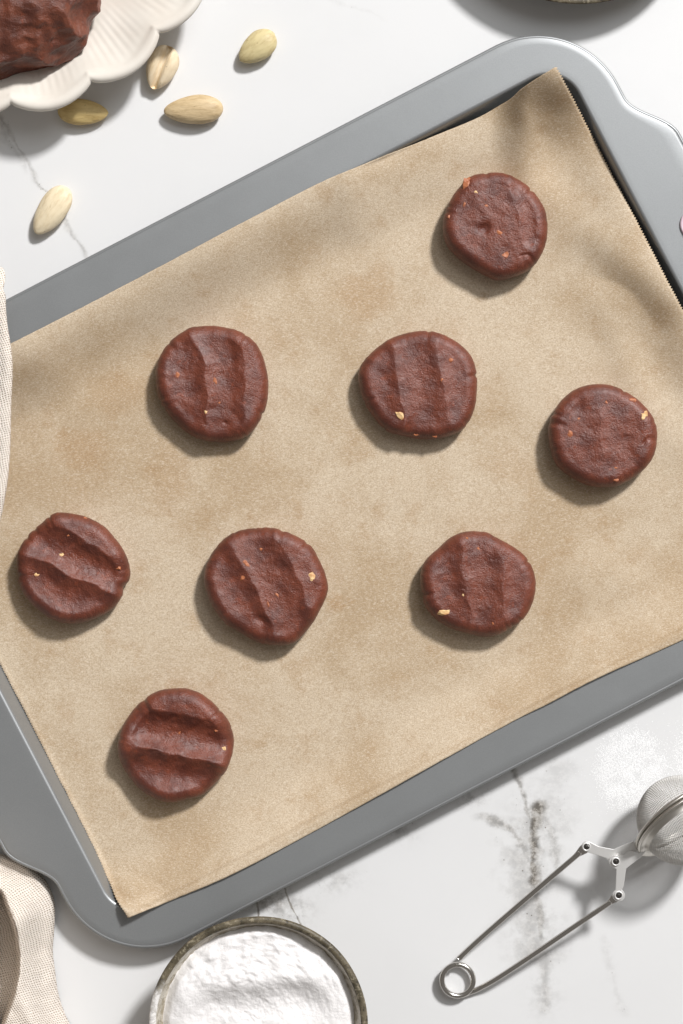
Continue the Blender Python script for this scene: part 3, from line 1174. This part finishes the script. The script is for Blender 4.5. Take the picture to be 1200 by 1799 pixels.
maj = Vector((-0.82, -0.57, 0)).normalized()           # towards the hinge (image x, world y up)
hor = Vector((-0.57, 0.82, 0)).normalized()            # up-left in the picture
up2 = (hor * 0.53 + Vector((0, 0, 0.848))).normalized()
nrm = maj.cross(up2).normalized()
if nrm.dot(hor) < 0:
    nrm = -nrm                                         # nrm points to the upper left half
KB = (H - ZB) / H
RB = 76 * KB * S
RR = 94 * KB * S
for sgn in (1, -1):
    G = 54
    vs, idx, fs = [], {}, []
    for i in range(G + 1):
        for j in range(G + 1):
            x, y = 2 * i / G - 1, 2 * j / G - 1
            # square to disc then to hemisphere
            dx, dy = x * sqrt(1 - y * y / 2), y * sqrt(1 - x * x / 2)
            r = min(1.0, hypot(dx, dy))
            w = r * pi / 2
            kx, ky = (dx / r, dy / r) if r > 1e-6 else (0, 0)
            q = maj * (RB * sin(w) * kx) + up2 * (RB * sin(w) * ky) + nrm * (sgn * (RB * 0.98 * cos(w) + 0.0008))
            vs.append(BC + q)
    fs = grid_faces(G + 1, G + 1)
    o = mesh_obj('mesh_bowl', loc(vs), fs, M_mesh, st)
    md = o.modifiers.new('wires', 'WIREFRAME')
    md.thickness = 0.00039
    md.use_even_offset = False
    md.use_boundary = True
    # flange
    vs = []
    pr = [(RB * 0.985, 0.0026), (RB * 1.0, 0.0010), (RB * 1.03, 0.0003), (RR * 0.955, 0.0002), (RR * 0.985, 0.0003), (RR, 0.0006), (RR * 1.004, 0.0011), (RR * .99, 0.0015),
          (RR * 0.965, 0.0015), (RR * .95, .0010), (RB * 1.06, .0009), (RB * 1.03, .0014), (RB * 1.0, .0032)]
    n = 96
    for r, dz in pr:
        for j in range(n):
            a = 2 * pi * j / n
            vs.append(BC + maj * (r * cos(a)) + up2 * (r * sin(a)) + nrm * (sgn * dz))
    fs = grid_faces(len(pr), n, True)
    o = mesh_obj('ring', loc(vs), fs, M_ring, st)
    bm = bmesh.new(); bm.from_mesh(o.data); bmesh.ops.recalc_face_normals(bm, faces=bm.faces); bm.to_mesh(o.data); bm.free()


def hz(px, py):
    """height of the handle plane: rises from the coil to the ball"""
    t = ((px - 804) * 0.78 - (py - 1722) * 0.62) / 362
    return 0.0040 + 0.0175 * max(-0.1, min(1.1, t))


def HP(px, py, dz=0.0):
    return P(px, py, hz(px, py) + dz)


# handle wire: leg, coil, leg
pts = [HP(*p) for p in [(1020, 1497), (985, 1527), (930, 1574), (880, 1617), (838, 1654), (806, 1684)]]
WR = 4.7 * S
arm1 = catmull([tuple(p) for p in pts], 8)
arm1 = [Vector(p) for p in arm1]
v_, f_ = tube(arm1, WR, 12)
mesh_obj('handle_wire', loc(v_), f_, M_steel, st)
coil = []
cc = (804, 1722)
a0 = radians(95)
for k in range(0, 121):
    t = k / 120
    a = a0 + t * (2 * pi * 1.0 + radians(205))
    r = 27.5
    coil.append(P(cc[0] + r * cos(a), cc[1] - r * sin(a), 0.0052 - 0.0032 * t))
v_, f_ = tube(coil, WR, 12)
mesh_obj('coil', loc(v_), f_, M_steel, st)
e0 = (cc[0] + 27.5 * cos(a0 + 2 * pi + radians(205)), cc[1] - 27.5 * sin(a0 + 2 * pi + radians(205)))
pts = [(815.5, 1747.5, .0020), (822, 1744.5, .0022), (842, 1736.5, .0030)]
pts = [P(*p) for p in pts] + [HP(*p) for p in [(875, 1718), (940, 1675), (1000, 1634), (1040, 1607), (1074, 1584)]]
arm2 = [Vector(p) for p in catmull([tuple(p) for p in pts], 8)]
v_, f_ = tube(arm2, WR, 12)
mesh_obj('handle_wire', loc(v_), f_, M_steel, st)
# flattened wire ends
for (x0, y0, x1, y1) in ((1006, 1508, 1032, 1487), (1064, 1591, 1088, 1572)):
    pa, pb = HP(x0, y0), HP(x1, y1)
    d = (pb - pa)
    sd = Vector((-d.y, d.x, 0)).normalized()
    vs = []
    for t in range(9):
        f = t / 8
        w = (4 + 4.5 * sst(0.1, 0.7, f)) * S * sqrt(max(0.08, 1 - max(0, (f - 0.7) / 0.3) ** 2))
        th = (4 - 2.6 * sst(0, 0.6, f)) * S
        p = pa + d * (f * 1.18)
        for k in range(12):
            a = 2 * pi * k / 12
            vs.append(p + sd * (w * cos(a)) + Vector((0, 0, th * sin(a))))
    fs = grid_faces(9, 12, True) + [tuple(range(12)), tuple(range(96, 108))]
    mesh_obj('wire_end', loc(vs), fs, M_steel, st)


def plate_part(name, outline, dz, th=0.0009):
    n = len(outline)
    bm = bmesh.new()
    topv = [bm.verts.new(HP(x, y, dz + th) - Vector((BC.x, BC.y, 0))) for x, y in outline]
    botv = [bm.verts.new(HP(x, y, dz) - Vector((BC.x, BC.y, 0))) for x, y in outline]
    bm.faces.new(topv)
    bm.faces.new(botv[::-1])
    for i in range(n):
        bm.faces.new((topv[i], botv[i], botv[(i + 1) % n], topv[(i + 1) % n]))
    bmesh.ops.recalc_face_normals(bm, faces=bm.faces)
    me = bpy.data.meshes.new(name)
    bm.to_mesh(me); bm.free()
    me.materials.append(M_steel_sat)
    o = bpy.data.objects.new(name, me)
    sc.collection.objects.link(o)
    o.parent = st
    md = o.modifiers.new('bevel', 'BEVEL')
    md.width = 0.00022
    md.segments = 2
    md.limit_method = 'ANGLE'
    return o


def arc(cx, cy, r, a0, a1, n=9):
    return [(cx + r * cos(radians(a0 + (a1 - a0) * k / (n - 1))), cy + r * sin(radians(a0 + (a1 - a0) * k / (n - 1)))) for k in range(n)]


# lower plate: from first rivet through the pivot to the ring
o1 = arc(1031, 1487, 9.5, 110, 290) + [(1052, 1487), (1078, 1492), (1096, 1484), (1113, 1478), (1124, 1490), (1112, 1506), (1096, 1518)] + arc(1081, 1514, 10, 30, 150, 6) + [(1066, 1508), (1045, 1501)]
plate_part('hinge_plate', o1, -0.0004)
o2 = arc(1087, 1573, 11, -60, 240, 14) + [(1082, 1550), (1083, 1527)] + arc(1081, 1513, 11, 120, 300, 10) + [(1096, 1502), (1103, 1496), (1112, 1495), (1120, 1499), (1136, 1494), (1128, 1504), (1100, 1526), (1098, 1540), (1096, 1556)]
plate_part('hinge_plate', o2, 0.0010)
for (x, y, dz) in ((1030.5, 1487.5, 0.0006), (1082, 1513.5, 0.0021), (1087, 1573, 0.0021)):
    c = HP(x, y, dz)
    prf = [(7.4, -0.0003), (7.4, 0.0002), (7.0, 0.0004), (5.6, 0.0004), (5.2, 0.0002), (5.0, -0.0002)]
    v_, f_ = lathe([(r * S, z) for r, z in prf], 28)
    rv = mesh_obj('rivet', loc([v + c for v in v_]), f_, M_steel_sat, st)
    v_, f_ = lathe([(5.3 * S, 0.00005), (2.4 * S, 0.00005), (1.6 * S, 0.0002), (0.05 * S, 0.00025)], 20)
    mesh_obj('rivet_core', loc([v + c for v in v_]), f_, M_dark, rv)

# ------------------------------------------------------------------ linen towel
edge = catmull([(-40, 462), (-10, 466), (4, 470), (9, 480), (9, 494), (6, 508), (10, 520), (11, 545), (14, 575), (18, 600), (22, 635), (22, 670), (20, 710), (19, 760), (17, 810),
                (13, 850), (7, 885), (0, 915), (-22, 980), (-70, 1060), (-120, 1150), (-160, 1250), (-170, 1340), (-140, 1420), (-80, 1470), (-20, 1494), (20, 1505),
                (52, 1518), (76, 1541), (91, 1568), (97, 1596), (95, 1640), (93, 1672), (97, 1706), (102, 1742), (112, 1775), (124, 1800), (150, 1840), (170, 1880)], 10)
NE, NI = len(edge), 110
vs, uvs = [], []
Lacc = 0.0
for i, (ex, ey) in enumerate(edge):
    if i:
        Lacc += hypot(ex - edge[i - 1][0], ey - edge[i - 1][1])
    for j in range(NI + 1):
        s = 300.0 * (j / NI) ** 1.5
        px = ex - s
        py = ey + (0.30 * s if ey > 1400 else 0.0) * sst(1400, 1520, ey) * sst(1700, 1560, ey)
        rnd_e = sqrt(max(0, 1 - (1 - min(1, s / 16)) ** 2))
        nz = 0.0011 * N(px * 0.02, py * 0.012, 3) + 0.0004 * N(px * 0.06, py * 0.05, 5)
        if ey < 1200:                                   # lying over the tray handle
            zt = 0.0195 + 0.0028 * rnd_e + nz * rnd_e + 0.004 * sst(20, 120, s) * (0.5 + 0.5 * sin(py * 0.02))
            zt -= 0.012 * sst(515, 470, ey) * (0.7)
            lo = sst(940, 1200, ey)
            zt = zt * (1 - lo) + lo * (0.004 + 0.003 * rnd_e)
        else:
            lo = sst(1200, 1330, ey)
            z1 = 0.004 + 0.003 * rnd_e
            ridge = 0.0010 + 0.0075 * rnd_e + 0.017 * sst(8, 72, s) * sst(1530, 1620, py) + nz
            xv = interp([(1540, -22), (1570, 5), (1610, 20), (1640, 29), (1680, 34), (1710, 33), (1750, 24), (1780, 13), (1799, 6), (1830, -14)], py)
            drop = sst(xv + 3, xv - 7, px)
            ridge = ridge - drop * (ridge - 0.0012) + 0.060 * sst(0, -26, px) * sst(1480, 1560, py)  # last term: unseen fold off to the left, added to block light from the valley
            under = sst(1560, 1500, py) * sst(60, -60, px)
            ridge = ridge * (1 - 0.45 * under)
            zt = z1 * (1 - lo) + ridge * lo
        vs.append(P(px, py, max(0.0006, zt)))
        uvs.append((s * 0.9 + 0.25 * Lacc, Lacc - 0.25 * s))
towel = mesh_obj('linen_towel', vs, grid_faces(NE, NI + 1), M_linen, uvs=uvs)
bm = bmesh.new(); bm.from_mesh(towel.data)
if sum(f.normal.z for f in bm.faces) < 0:
    bmesh.ops.reverse_faces(bm, faces=bm.faces)
bm.to_mesh(towel.data); bm.free()
md = towel.modifiers.new('thickness', 'SOLIDIFY')
md.thickness = 0.0005
md.offset = -1
tag(towel, 'pale beige linen towel with open weave along the left edge', 'towel')
